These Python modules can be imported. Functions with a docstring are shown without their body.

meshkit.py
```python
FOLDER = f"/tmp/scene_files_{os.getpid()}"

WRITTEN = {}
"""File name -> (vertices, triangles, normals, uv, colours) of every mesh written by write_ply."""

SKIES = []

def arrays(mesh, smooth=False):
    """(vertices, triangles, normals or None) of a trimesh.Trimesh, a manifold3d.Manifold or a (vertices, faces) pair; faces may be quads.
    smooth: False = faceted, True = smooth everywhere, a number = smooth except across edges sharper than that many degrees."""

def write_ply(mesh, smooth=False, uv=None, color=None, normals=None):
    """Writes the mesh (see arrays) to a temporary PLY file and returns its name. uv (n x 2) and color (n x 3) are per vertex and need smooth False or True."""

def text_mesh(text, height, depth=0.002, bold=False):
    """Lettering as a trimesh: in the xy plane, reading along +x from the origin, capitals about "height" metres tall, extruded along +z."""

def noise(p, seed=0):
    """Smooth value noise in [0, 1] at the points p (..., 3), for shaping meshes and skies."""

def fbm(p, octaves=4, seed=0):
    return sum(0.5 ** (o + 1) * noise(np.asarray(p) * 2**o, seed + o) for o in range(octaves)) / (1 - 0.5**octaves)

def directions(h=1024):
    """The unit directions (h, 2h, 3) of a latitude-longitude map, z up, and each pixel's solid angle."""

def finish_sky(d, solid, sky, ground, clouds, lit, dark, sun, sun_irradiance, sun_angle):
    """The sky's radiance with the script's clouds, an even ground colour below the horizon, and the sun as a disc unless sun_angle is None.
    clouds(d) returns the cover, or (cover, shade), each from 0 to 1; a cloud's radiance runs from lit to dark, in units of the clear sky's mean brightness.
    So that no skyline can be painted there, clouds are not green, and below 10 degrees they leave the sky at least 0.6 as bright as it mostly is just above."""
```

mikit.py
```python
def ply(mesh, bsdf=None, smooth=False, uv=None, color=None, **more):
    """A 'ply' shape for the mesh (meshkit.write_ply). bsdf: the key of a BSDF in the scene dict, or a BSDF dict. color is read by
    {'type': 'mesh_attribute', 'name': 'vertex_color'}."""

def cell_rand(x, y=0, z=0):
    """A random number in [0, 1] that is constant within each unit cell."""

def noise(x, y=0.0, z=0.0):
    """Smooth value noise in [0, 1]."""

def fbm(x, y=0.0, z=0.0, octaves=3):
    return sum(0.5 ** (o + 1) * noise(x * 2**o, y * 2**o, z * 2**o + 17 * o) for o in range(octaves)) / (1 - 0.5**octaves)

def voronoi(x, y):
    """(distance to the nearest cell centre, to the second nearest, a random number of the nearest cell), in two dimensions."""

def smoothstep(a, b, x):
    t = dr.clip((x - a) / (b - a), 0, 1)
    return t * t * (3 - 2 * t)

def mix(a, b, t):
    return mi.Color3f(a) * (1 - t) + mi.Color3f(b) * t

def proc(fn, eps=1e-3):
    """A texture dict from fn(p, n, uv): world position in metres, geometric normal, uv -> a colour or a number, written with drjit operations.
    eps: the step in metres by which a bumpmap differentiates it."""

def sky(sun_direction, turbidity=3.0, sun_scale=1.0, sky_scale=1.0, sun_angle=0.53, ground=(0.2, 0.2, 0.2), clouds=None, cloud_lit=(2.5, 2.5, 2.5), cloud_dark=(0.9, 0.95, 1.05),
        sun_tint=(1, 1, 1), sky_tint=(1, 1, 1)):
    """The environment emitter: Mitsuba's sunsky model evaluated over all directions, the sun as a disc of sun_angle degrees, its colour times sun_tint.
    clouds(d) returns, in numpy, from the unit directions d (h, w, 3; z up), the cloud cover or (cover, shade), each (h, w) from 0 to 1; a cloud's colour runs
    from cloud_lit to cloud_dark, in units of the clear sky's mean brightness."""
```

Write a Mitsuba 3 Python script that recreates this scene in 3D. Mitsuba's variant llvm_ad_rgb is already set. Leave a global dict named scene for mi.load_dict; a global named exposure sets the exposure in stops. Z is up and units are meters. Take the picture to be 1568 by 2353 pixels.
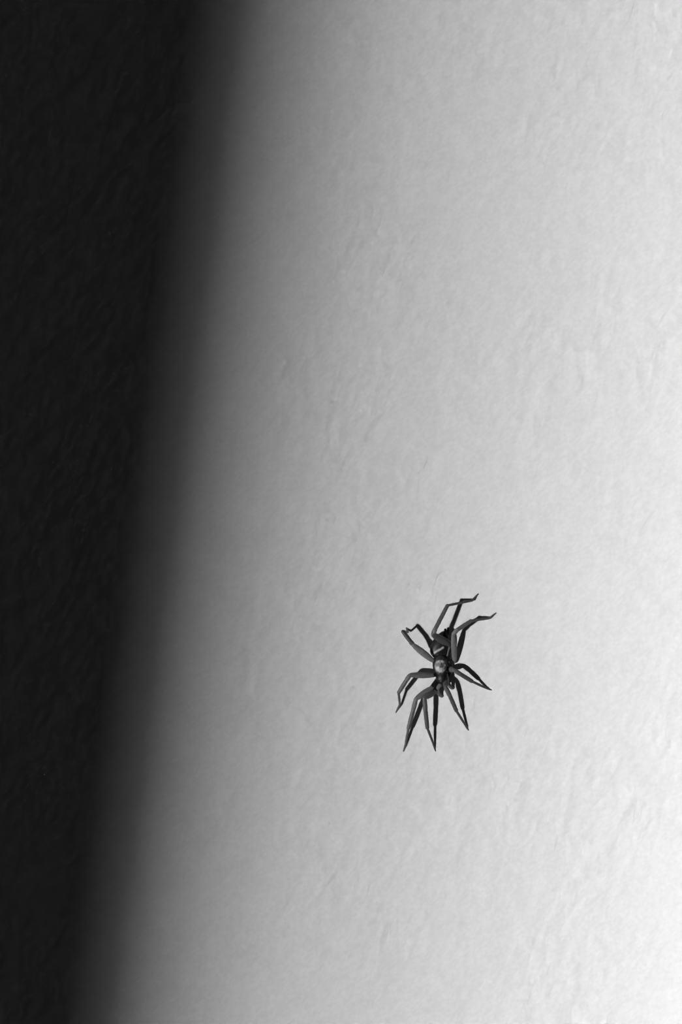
import math
import numpy as np
import trimesh
import manifold3d as m3
import drjit as dr
import mitsuba as mi
import mikit
import meshkit

T = mi.ScalarTransform4f
scene, labels = {}, {}

# ------------------------------------------------------------------ camera, light, exposure
S = 7e-5                      # metres per photo pixel on the wall where the spider sits
Z0, DIST = 1.30, 0.60         # camera height, distance to the wall
W, H = 1568, 2353
exposure = 0.0
scene['camera'] = {
    'type': 'perspective', 'fov_axis': 'x', 'near_clip': 0.02, 'far_clip': 20.0,
    'fov': math.degrees(2 * math.atan(W * S / 2 / DIST)),
    'to_world': T().look_at(origin=[0, -DIST, Z0], target=[0, 0, Z0], up=[0, 0, 1]),
}
# one small lamp far out to the left, a little below, raking over the wall
INC = math.radians(38.0)
RIGHT = np.array([0.94, 0.34]) / math.hypot(0.94, 0.34)      # the way the shadows run on the wall (x, z)
SPOT = np.array([(1010 - W / 2) * S, 0.0, Z0 - (1520 - H / 2) * S])   # the spider's place
TO_LAMP = np.array([-RIGHT[0] * math.sin(INC), -math.cos(INC), -RIGHT[1] * math.sin(INC)])
LAMP = SPOT + 2.0 * TO_LAMP
LAMP_R, BULB_POWER, TUBE_POWER = 0.026, 1900.0, 28900.0
TUBE_LEN, TUBE_R, TUBE_SHIFT = 2.397, 0.002, 0.208      # length and start in bulb diameters
SHADE = ((710, 0, 0.388), (393.5, H, 0.367))   # where the middle of the shade's edge falls, and how far towards the lamp its board stands
AMBIENT = 0.009
scene['room_light'] = {'type': 'constant', 'radiance': {'type': 'rgb', 'value': [AMBIENT] * 3}}


def gray(v):
    return {'type': 'rgb', 'value': [v] * 3}


def shade_edge():
    """The board's edge, and the direction from it back towards the wall."""
    top, bot = [on_wall(float(u), float(v)) + f * (LAMP - on_wall(float(u), float(v))) for u, v, f in SHADE]
    d = (top - bot) / np.linalg.norm(top - bot)
    side = np.cross(d, TO_LAMP); side /= np.linalg.norm(side)
    return top, bot, d, side if side[1] > 0 else -side


def lamp():
    """A round lamp with a short strip lamp added beside it to shape the gradient, both on one black back plate."""
    top, bot, d, side = shade_edge()
    n = -TO_LAMP
    up = np.cross(n, side)
    ang = np.linspace(0, 2 * math.pi, 49)[:-1]
    ring = LAMP + LAMP_R * (np.cos(ang)[:, None] * side + np.sin(ang)[:, None] * up)
    m = trimesh.Trimesh(np.vstack([ring, [LAMP + 0.002 * n]]), [[i, (i + 1) % 48, 48] for i in range(48)], process=False)
    if m.face_normals[0] @ n < 0:
        m.invert()
    white = {'type': 'diffuse', 'reflectance': gray(0.8)}
    scene['lamp__bulb'] = mikit.ply(m, white, emitter={'type': 'area', 'radiance': gray(BULB_POWER)})
    a0 = (-1 + 2 * TUBE_SHIFT) * LAMP_R
    a1 = a0 + 2 * TUBE_LEN * LAMP_R
    base = LAMP + up * (LAMP_R + 3 * TUBE_R)
    th = np.linspace(0, math.pi, 9)
    arc = TUBE_R * (np.cos(th)[:, None] * up + np.sin(th)[:, None] * n)
    v = np.vstack([base + a0 * side + arc, base + a1 * side + arc])
    f = [[i, i + 1, 10 + i] for i in range(8)] + [[i, 10 + i, 9 + i] for i in range(8)]
    m = trimesh.Trimesh(v, f, process=False)
    if m.face_normals[4] @ n < 0:
        m.invert()
    scene['lamp__added_tube'] = mikit.ply(m, white, emitter={'type': 'area', 'radiance': gray(TUBE_POWER)})  # strip emitter added to stretch the soft gradient on the wall
    c = [LAMP + x * side + y * up for x in (-1.3 * LAMP_R, a1 + .3 * LAMP_R) for y in (-1.3 * LAMP_R, 1.9 * LAMP_R)]
    scene['lamp__back_plate'] = mikit.ply(m3.Manifold.hull_points(np.array([p - s * n for p in c for s in (0.001, 0.02)])), 'dark_paint')
    labels['lamp'] = {'label': 'small black lamp with a round bulb and an added strip that shapes the gradient, left of the photo', 'category': 'lamp'}


scene['dark_paint'] = {'type': 'twosided', 'bsdf': {'type': 'diffuse', 'reflectance': gray(0.03)}}

# ------------------------------------------------------------------ the wall, gently hollowed
CURVE, GX = 0.0000972, 0.05
GDIR = (math.cos(GX), math.sin(GX))


def hollow(u, v):
    """Height of the wall towards the camera, in pixels, at the photo pixel (u, v)."""
    p = (np.asarray(u, float) - 1010) * GDIR[0] + (np.asarray(v, float) - 1520) * GDIR[1]
    a, lim, tail = np.abs(p), 1100.0, 900.0
    inner = 0.5 * CURVE * np.minimum(a, lim) ** 2
    e = np.clip(a - lim, 0, tail)
    return inner + CURVE * lim * (e - e * e / (2 * tail))


def at(u, v, h):
    """The point seen at pixel (u, v), h pixels in front of the wall plane."""
    k = (DIST - h * S) / DIST
    return np.stack([(u - W / 2) * S * k, -h * S, Z0 - (v - H / 2) * S * k], -1)


def on_wall(u, v, h=0.0):
    b = hollow(u, v)
    return at(u, v, b + h)


def make_wall():
    xs = np.concatenate([np.linspace(-2800, -150, 60), np.arange(-130, 1700, 14.0), np.linspace(1720, 4300, 60)])
    ys = np.concatenate([np.linspace(-2600, -150, 60), np.arange(-130, 2490, 18.0), np.linspace(2510, 4900, 60)])
    gu, gv = np.meshgrid(xs, ys)
    nx, ny = len(xs), len(ys)
    h = hollow(gu, gv)
    X, Z = (gu - W / 2) * S, Z0 - (gv - H / 2) * S
    front = np.stack([X, -h * S, Z], -1).reshape(-1, 3)
    idx = np.arange(nx * ny).reshape(ny, nx)
    q = np.stack([idx[:-1, :-1], idx[1:, :-1], idx[1:, 1:], idx[:-1, 1:]], -1).reshape(-1, 4)
    f = np.vstack([q[:, [0, 1, 2]], q[:, [0, 2, 3]]])
    rim = np.concatenate([idx[0, :-1], idx[:-1, -1], idx[-1, :0:-1], idx[:0:-1, 0]])
    back = front[rim].copy(); back[:, 1] = 0.08
    c = np.array([[X.mean(), 0.08, Z.mean()]])
    v = np.vstack([front, front[rim], back, back, c])
    n0, m = nx * ny, len(rim)
    i = np.arange(m); j = (i + 1) % m
    side = np.vstack([np.stack([n0 + i, n0 + m + i, n0 + m + j], 1), np.stack([n0 + i, n0 + m + j, n0 + j], 1)])
    cap = np.stack([n0 + 2 * m + i, np.full(m, n0 + 3 * m), n0 + 2 * m + j], 1)
    mesh = trimesh.Trimesh(v, np.vstack([f, side, cap]), process=False)
    return mikit.ply(mesh, 'wall_paint', smooth=True, uv=np.stack([v[:, 0], v[:, 2]], 1))


# scratches, nicks and blobs in the paint: (u0, v0, u1, v1, half width, height)
MARKS = [
    (1003, 1334, 1007, 1324, 1.8, -24), (1010, 1320, 1020, 1312, 1.8, -24), (1007, 1332, 1020, 1326, 5, 16),
    (938, 1343, 953, 1336, 2.5, -18), (945, 1350, 955, 1346, 4, 14), (966, 1352, 973, 1338, 2.2, -18), (972, 1355, 978, 1342, 3, 10),
    (964, 1377, 969, 1372, 2, -14), (955, 1380, 959, 1374, 2, -9),
    (964, 1075, 970, 1066, 2, 20), (972, 1076, 979, 1062, 1.8, 22), (984, 1085, 992, 1072, 2, 13), (958, 1089, 965, 1086, 2, -16),
    (957, 1130, 961, 1124, 2.5, 12), (940, 1310, 946, 1270, 1.2, -10), (946, 1270, 950, 1215, 1.2, -9), (950, 1215, 957, 1160, 1.2, -6),
    (957, 1160, 960, 1100, 1.5, 7), (960, 950, 962, 1040, 1.4, -6), (960, 855, 961, 930, 1.5, -6),
    (666, 1611, 674, 1604, 1.8, 24), (757, 1895, 758, 1890, 1.5, -24), (750, 1222, 753, 1216, 2, -14),
    (800, 1970, 804, 1956, 1.3, -11), (804, 1956, 810, 1955, 1.2, -9), (832, 1830, 818, 1890, 1.2, -6), (850, 1730, 835, 1825, 1.2, -5), (860, 1600, 842, 1760, 1.2, -4),
    (1464, 155, 1472, 149, 1.6, -14), (1373, 520, 1379, 513, 2.2, 34), (1060, 518, 1064, 512, 2, -12), (1241, 980, 1243, 976, 2.2, -24),
    (1194, 1019, 1197, 1017, 1.8, -16), (1240, 1030, 1244, 1026, 1.6, -10), (1283, 712, 1286, 709, 1.8, -20), (1344, 844, 1349, 842, 1.6, -16), (1112, 1116, 1116, 1112, 2, -18),
    (1499, 830, 1503, 808, 1.3, -7), (1503, 808, 1516, 795, 1.3, -9), (1516, 795, 1533, 800, 1.2, -10), (1527, 835, 1522, 812, 1.2, -8), (1512, 810, 1522, 812, 1.2, -8), (1516, 795, 1532, 780, 1.2, -6),
    (1277, 715, 1180, 850, 6, 2), (520, 785, 541, 755, 11, 60), (645, 860, 660, 835, 9, 36), (615, 1350, 640, 1320, 9, 26), (655, 1530, 663, 1520, 6, 18), (650, 1560, 660, 1550, 5, -10),
    (870, 2200, 885, 2080, 6, 8), (730, 2210, 738, 2195, 4, 12), (590, 1010, 640, 955, 12, 20), (690, 905, 700, 890, 6, 14), (735, 900, 760, 880, 5, 10),
]


def relief(p, n, uv):
    u = p.x / S + W / 2
    v = (Z0 - p.z) / S + H / 2
    a = (u - v) * 0.70711            # along the brush marks, lower left to upper right
    b = (u + v) * 0.70711
    warp = 14.0 * mikit.noise(u / 90.0, v / 90.0, 3.0)
    h = 5.0 * mikit.noise(a / 8.0 + warp * .1, (b + warp) / 5.0, 1.0)
    h += 14.0 * mikit.noise(a / 26.0, (b + warp) / 13.0, 2.0)
    h += 15.0 * mikit.noise(a / 80.0, (b + 2 * warp) / 36.0, 5.0)
    h *= 0.55 + 0.75 * mikit.noise(u / 260.0, v / 260.0, 8.0)
    broken = 1.3 * mikit.smoothstep(0.35, 0.75, mikit.noise(u / 9.0, v / 14.0, 7.0))
    for (u0, v0, u1, v1, w, k) in MARKS:
        du, dv = u1 - u0, v1 - v0
        t = dr.clip(((u - u0) * du + (v - v0) * dv) / (du * du + dv * dv), 0, 1)
        d2 = dr.square(u - u0 - t * du) + dr.square(v - v0 - t * dv)
        h += 0.4 * k * dr.exp(-d2 / (w * w)) * (broken if abs(dv) > 35 else 1.0)
    return h


# specks of dirt and chipped spots: (u, v, radius, change of the paint's reflectance)
SPECKS = [(757.5, 1892, 1.6, -.10), (1242, 978, 1.7, -.12), (1195, 1018, 1.5, -.08), (830, 944, 3.0, .12), (670, 1608, 2.0, .09), (1375, 518, 2.0, .06),
          (1061, 516, 1.5, -.07), (1284, 711, 1.4, -.07), (1345, 843, 1.4, -.06), (940, 1343, 2.2, -.07), (963, 1086, 1.8, -.08), (1467, 152, 1.5, -.07), (896, 1137, 1.6, -.04)]


def tint(p, n, uv):
    """White paint with a fine uneven grain."""
    u = p.x / S + W / 2
    v = (Z0 - p.z) / S + H / 2
    a = (u - v) * 0.70711
    b = (u + v) * 0.70711
    c = 0.80 + 0.055 * (mikit.noise(a / 7.0, b / 4.5, 1.0) - 0.5) + 0.016 * (mikit.noise(u / 2.4, v / 2.4, 4.0) - 0.5)
    c += 0.028 * (mikit.noise(a / 24.0, b / 12.0, 2.0) - 0.5)
    for (su, sv, r, k) in SPECKS:
        c += k * dr.exp(-(dr.square(u - su) + dr.square(v - sv)) / (r * r))
    return mi.Color3f(c)


scene['wall_paint'] = {'type': 'twosided', 'bsdf': {'type': 'bumpmap', 'scale': 8e-6, 'arbitrary': mikit.proc(relief, eps=3e-5),
                                                    'bsdf': {'type': 'diffuse', 'reflectance': mikit.proc(tint)}}}
scene['wall_back'] = make_wall()
labels['wall_back'] = {'label': 'white painted plaster wall behind the spider, its left side in deep shadow', 'kind': 'structure'}

# ------------------------------------------------------------------ an added, unseen board at the left whose edge throws the soft shade


def make_board():
    top, bot, d, side = shade_edge()
    a, b = bot - 0.55 * d, top + 0.55 * d
    thick = np.cross(side, d) * 0.012
    wide = 0.30
    c = [a, b, b + wide * side, a + wide * side]
    hull = m3.Manifold.hull_points(np.array([p + s * thick for p in c for s in (0, 1)]))
    return mikit.ply(hull, 'dark_paint')


scene['shade_board_1'] = make_board()  # blocker added out of view to throw the soft shade
labels['shade_board_1'] = {'label': 'added dark board, out of view, whose edge shades the wall', 'kind': 'structure'}
lamp()

# ------------------------------------------------------------------ the spider
CX, CY, CS = 880.0, 1330.0, 5.227          # joints are given in an enlargement of the photo


def J(x, y, h):
    return on_wall(CX + x / CS, CY + y / CS, h * 1.83 if h >= 1 else h)


DARK, BLACK, LEG, TIBIA, FOOT = 0.011, 0.008, 0.125, 0.095, 0.085
pieces, capsules = [], []


def spindle(p0, p1, r0, r1, bulge=0.0, col=LEG, n=14, rings=10, flat=0.68):
    """One closed limb segment from p0 to p1, radii in pixels."""
    d = p1 - p0
    L = np.linalg.norm(d); d = d / L
    a = np.cross(d, [0, 1.0, 0]); a /= np.linalg.norm(a)
    b = np.cross(d, a)
    t = np.linspace(0, 1, rings)
    r = (r0 + (r1 - r0) * t + bulge * np.sin(math.pi * t) ** 0.8) * S
    prof = [(-0.55 * r[0], 0.62 * r[0])] + [(tt * L, rr) for tt, rr in zip(t, r)] + [(L + 0.55 * r[-1], 0.62 * r[-1])]
    ang = np.arange(n) * 2 * math.pi / n
    v = [p0 - d * 0.8 * r[0]]
    for s, rr in prof:
        v += list(p0 + d * s + rr * (np.cos(ang)[:, None] * a + flat * np.sin(ang)[:, None] * b))
    v += [p1 + d * 0.8 * r[-1]]
    k = len(prof)
    f = [[0, 1 + (i + 1) % n, 1 + i] for i in range(n)]
    for j in range(k - 1):
        for i in range(n):
            q = 1 + j * n + i, 1 + j * n + (i + 1) % n, 1 + (j + 1) * n + (i + 1) % n, 1 + (j + 1) * n + i
            f += [[q[0], q[1], q[2]], [q[0], q[2], q[3]]]
    e = 1 + k * n
    f += [[e, 1 + (k - 1) * n + i, 1 + (k - 1) * n + (i + 1) % n] for i in range(n)]
    m = trimesh.Trimesh(np.array(v), np.array(f), process=False)
    if m.volume < 0:
        m.invert()
    pieces.append(m)
    capsules.append((p0, p1, (r0 + r1) / 2 + bulge * .6, col))


def blob(center, axis, semi, col, taper=0.0, sub=5):
    """An egg: semi-axes in pixels along axis, across it and out of the wall."""
    m = trimesh.creation.icosphere(subdivisions=sub)
    v = m.vertices.copy()
    k = 1 + taper * v[:, 0]
    v[:, 1] *= k; v[:, 2] *= 0.5 + 0.5 * k
    ax = np.asarray(axis, float) / np.linalg.norm(axis)
    out = np.array([0, -1.0, 0]) - ax * (ax @ [0, -1.0, 0]); out /= np.linalg.norm(out)
    side = np.cross(out, ax)
    B = np.stack([ax * semi[0], side * semi[1], out * semi[2]]) * S
    m = trimesh.Trimesh(center + v @ B, m.faces, process=False)
    if m.volume < 0:
        m.invert()
    pieces.append(m)
    e = np.asarray(ax) * max(semi[0] - semi[1], 0) * S
    capsules.append((center - e, center + e, semi[1], col))


# legs: coxa, femur start, knee, patella end, tibia end, metatarsus end, tip
LEGS = {
    'right_4': [(780, 930, 6), (818, 795, 8.5), (603, 672, 33), (632, 600, 34), (778, 320, 27), (1072, 262, 6), (1150, 180, .6)],
    'right_3': [(800, 1000, 6), (864, 990, 5), (846, 668, 21), (893, 615, 22), (1065, 503, 17), (1285, 473, 4), (1362, 410, .6)],
    'left_4': [(650, 1000, 9), (592, 975, 14), (368, 797, 27), (335, 755, 28), (240, 630, 27), (303, 642, 7), (283, 586, .8)],
    'left_3': [(660, 1140, 9), (590, 1160, 13), (328, 1156, 22), (287, 1215, 21), (190, 1370, 16), (206, 1512, 5), (158, 1607, .6)],
    'left_2': [(660, 1210, 9), (585, 1312, 15), (400, 1440, 18), (368, 1570, 14), (308, 1800, 9), (272, 2000, 3), (250, 2073, .6)],
    'left_1': [(670, 1260, 9), (625, 1360, 14), (500, 1428, 22), (513, 1582, 20), (537, 1795, 15), (605, 1972, 5), (635, 2070, .6)],
    'right_1': [(745, 1160, 6), (772, 1190, 8), (750, 1292, 22.5), (808, 1408, 19), (887, 1590, 12.5), (1000, 1768, 3.5), (1030, 1817, .6)],
    'right_2': [(760, 1085, 6), (795, 1085, 9), (852, 1092, 19), (930, 1143, 18), (1075, 1233, 13), (1230, 1307, 4), (1307, 1335, .6)],
}
#            trochanter  femur (ends, bulge)   patella          tibia            metatarsus     tarsus
RADII = [(5.0, 5.2, 0), (4.8, 4.4, 2.4), (4.4, 4.8, 0.6), (4.6, 4.2, 0.4), (2.7, 2.3, 0.3), (2.5, 1.3, 0.3)]
COLS = {0: DARK, 1: LEG, 2: LEG, 3: TIBIA, 4: FOOT, 5: FOOT}
FAT = {'right_4': 1.22, 'left_4': 1.08, 'right_3': 0.95}      # femora
LIT_TONE = {'right_1': 0.72, 'right_2': 0.68, 'left_1': 0.68, 'left_4': 1.35, ('left_4', 2): 0.6, ('left_4', 3): 0.5, ('right_4', 1): 0.55, 'right_3': 1.1}   # light and shade on the legs, painted into the segment colour
BIG = {'left_2': 1.02, 'left_1': 1.03, 'right_1': 1.0, 'right_2': 1.0}
for name, js in LEGS.items():
    pts = [J(*j) for j in js]
    k = BIG.get(name, 1.0)
    for i in range(6):
        r0, r1, bl = RADII[i]
        kk = k if i < 4 else 1.0
        if i == 1:
            kk *= FAT.get(name, 1.0)
        spindle(pts[i], pts[i + 1], r0 * kk, r1 * kk, bl * kk, COLS[i] * LIT_TONE.get((name, i), LIT_TONE.get(name, 1.0)))

# palps, bent down to the wall
for path in ([(690, 1270, 13), (655, 1318, 13), (664, 1375, 8), (700, 1408, 3.5), (716, 1412, 2.5)],
             [(750, 1215, 13), (790, 1262, 10), (815, 1302, 6), (842, 1316, 3)]):
    pts = [J(*j) for j in path]
    for i in range(len(pts) - 1):
        spindle(pts[i], pts[i + 1], 4.2 - .3 * i, 4.0 - .35 * i, 0.3, LEG)

# cephalothorax, head and jaws
head_axis = J(712, 1200, 9) - J(675, 930, 9)
blob(J(694, 1050, 8.5), head_axis, (29, 17.5, 12), BLACK, taper=-0.12)
blob(J(714, 1190, 10.5), head_axis, (18, 14.5, 12), BLACK, taper=-0.1, sub=4)
blob(J(722, 1050, 4), head_axis, (32, 23, 8), BLACK, sub=4)
for x in (690, 738):
    spindle(J(x, 1225, 10.5), J(x + 4, 1292, 5), 6.6, 4.6, 0.8, BLACK)
# abdomen, waist and spinnerets
ab_axis = J(770, 640, 9) - J(655, 930, 9)
blob(J(694, 792, 6.3), ab_axis, (33.5, 20, 11.5), DARK, taper=-0.2)
spindle(J(668, 930, 9), J(676, 890, 9), 6, 7, 0, BLACK)
spindle(J(755, 668, 7), J(751, 606, 6.5), 3.6, 2.4, 0.3, DARK)
spindle(J(781, 668, 7), J(790, 588, 6), 3.2, 1.5, 0.2, DARK)
spindle(J(768, 668, 5), J(772, 622, 4), 3.0, 2.0, 0.2, DARK)


def to_manifold(m):
    return m3.Manifold(m3.Mesh(np.asarray(m.vertices / S, np.float32), np.asarray(m.faces, np.uint32)))


# worked in pixels: the booleans like numbers of this size better than micrometres
body = m3.Manifold.batch_boolean([to_manifold(m) for m in pieces], m3.OpType.Add).refine_to_length(2.2)
bm = body.to_mesh()
body = trimesh.Trimesh(np.array(bm.vert_properties[:, :3], float) * S, np.array(bm.tri_verts), process=True)

BV = np.array(body.vertices)
col, best = np.full(len(BV), LEG), np.full(len(BV), 1e9)
for p0, p1, r, c in capsules:
    d = p1 - p0
    t = np.clip((BV - p0) @ d / max(d @ d, 1e-18), 0, 1)
    e = np.linalg.norm(BV - p0 - t[:, None] * d, axis=1) - r * S
    col = np.where(e < best, c, col); best = np.minimum(best, e)
# its own markings and a painted carapace sheen, in the enlargement's frame
k = DIST / (DIST + BV[:, 1])
mx = ((BV[:, 0] / S * k + W / 2) - CX) * CS
my = ((H / 2 - (BV[:, 2] - Z0) / S * k) - CY) * CS
grain = meshkit.fbm(BV / S / 4.0, 3, 11)
streak = meshkit.fbm(np.stack([mx / 30, my / 45, mx * 0], -1), 3, 5)
line = np.array([(584, 932), (612, 895), (650, 868), (690, 848), (724, 826)], float)
dl = np.full(len(BV), 1e9)
for (x0, y0), (x1, y1) in zip(line[:-1], line[1:]):
    t = np.clip(((mx - x0) * (x1 - x0) + (my - y0) * (y1 - y0)) / ((x1 - x0) ** 2 + (y1 - y0) ** 2), 0, 1)
    dl = np.minimum(dl, np.hypot(mx - x0 - t * (x1 - x0), my - y0 - t * (y1 - y0)))
is_body = (np.isclose(col, DARK) | np.isclose(col, BLACK))
stripe = np.clip(1.5 - dl / 12, 0, 1) * is_body * np.clip(grain * 3 - .4, .2, 1)
col = col + (0.36 - col) * stripe
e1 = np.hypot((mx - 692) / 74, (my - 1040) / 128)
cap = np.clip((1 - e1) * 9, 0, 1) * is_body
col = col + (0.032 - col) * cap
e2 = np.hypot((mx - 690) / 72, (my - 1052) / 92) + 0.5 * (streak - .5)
painted_sheen = np.clip((1 - e2) * 6, 0, 1) * np.clip((my - 968 - 30 * (streak - .5)) / 14, 0, 1) * is_body  # glossy reflection on the carapace, painted as pale colour
col = col + (0.46 * np.clip(streak * 2.8 - .75, .14, 1) - col) * painted_sheen
col = col * (0.7 + 0.6 * grain)
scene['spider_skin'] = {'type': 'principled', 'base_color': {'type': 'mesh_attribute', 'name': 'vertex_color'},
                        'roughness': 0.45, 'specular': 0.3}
scene['eye_silver'] = {'type': 'principled', 'base_color': gray(0.9), 'metallic': 1.0, 'roughness': 0.3}
scene['eye_gloss'] = {'type': 'principled', 'base_color': gray(0.01), 'roughness': 0.12, 'specular': 0.8}
scene['hair_dark'] = {'type': 'twosided', 'bsdf': {'type': 'diffuse', 'reflectance': gray(0.10)}}
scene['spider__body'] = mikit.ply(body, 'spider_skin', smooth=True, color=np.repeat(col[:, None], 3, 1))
labels['spider'] = {'label': 'dark spider with eight jointed legs, head down on the white wall', 'category': 'spider'}

# eyes: two rows of four on the front of the head, set on the surface
CAM = np.array([0, -DIST, Z0])
N = 0
for x, y, r in ((681, 1205, 1.9), (697, 1231, 1.5), (718, 1210, 1.5), (660, 1216, 1.2), (730, 1232, 1.3), (676, 1240, 1.2), (714, 1240, 1.3), (744, 1218, 1.2)):
    o = J(x, y, 60.0)
    d = o - CAM; d /= np.linalg.norm(d)
    # highest body vertex near that line of sight
    near = np.linalg.norm(np.cross(BV - CAM, d), axis=1) < 2.0 * S
    if not near.any():
        continue
    y0 = BV[near][:, 1].min()
    c = CAM + d * ((y0 - CAM[1]) / d[1])
    m = trimesh.creation.icosphere(subdivisions=2, radius=r * S)
    m.apply_translation(c)
    scene['spider__eye' + ('' if N == 0 else '_%03d' % N)] = mikit.ply(m, 'eye_silver' if N < 2 else 'eye_gloss', smooth=True)
    N += 1
labels['spider__eye'] = labels['spider__eye_001'] = {'label': 'tiny silvery eye'}

# fine hair on legs and abdomen
rng = np.random.default_rng(7)
FN, FC, FA = body.face_normals, body.triangles_center, body.area_faces
pick = rng.choice(len(FC), 2600, p=FA / FA.sum())
hv, hf = [], []
for i in pick:
    n = FN[i]
    if n[1] > 0.5:
        continue
    d = n + rng.normal(0, .45, 3); d /= np.linalg.norm(d)
    L, r = rng.uniform(2.0, 5.5) * S, 0.17 * S
    a = np.cross(d, [0.3, .2, .9]); a /= np.linalg.norm(a); b = np.cross(d, a)
    p = FC[i] - n * 0.3 * S
    s = len(hv)
    hv += [p + r * (math.cos(t) * a + math.sin(t) * b) for t in (0, 2.094, 4.189)] + [p + L * d]
    hf += [[s, s + 1, s + 3], [s + 1, s + 2, s + 3], [s + 2, s, s + 3], [s, s + 2, s + 1]]
scene['spider__hair'] = mikit.ply((np.array(hv), np.array(hf)), 'hair_dark')
labels['spider__hair'] = {'label': 'fine short hair', 'kind': 'stuff'}
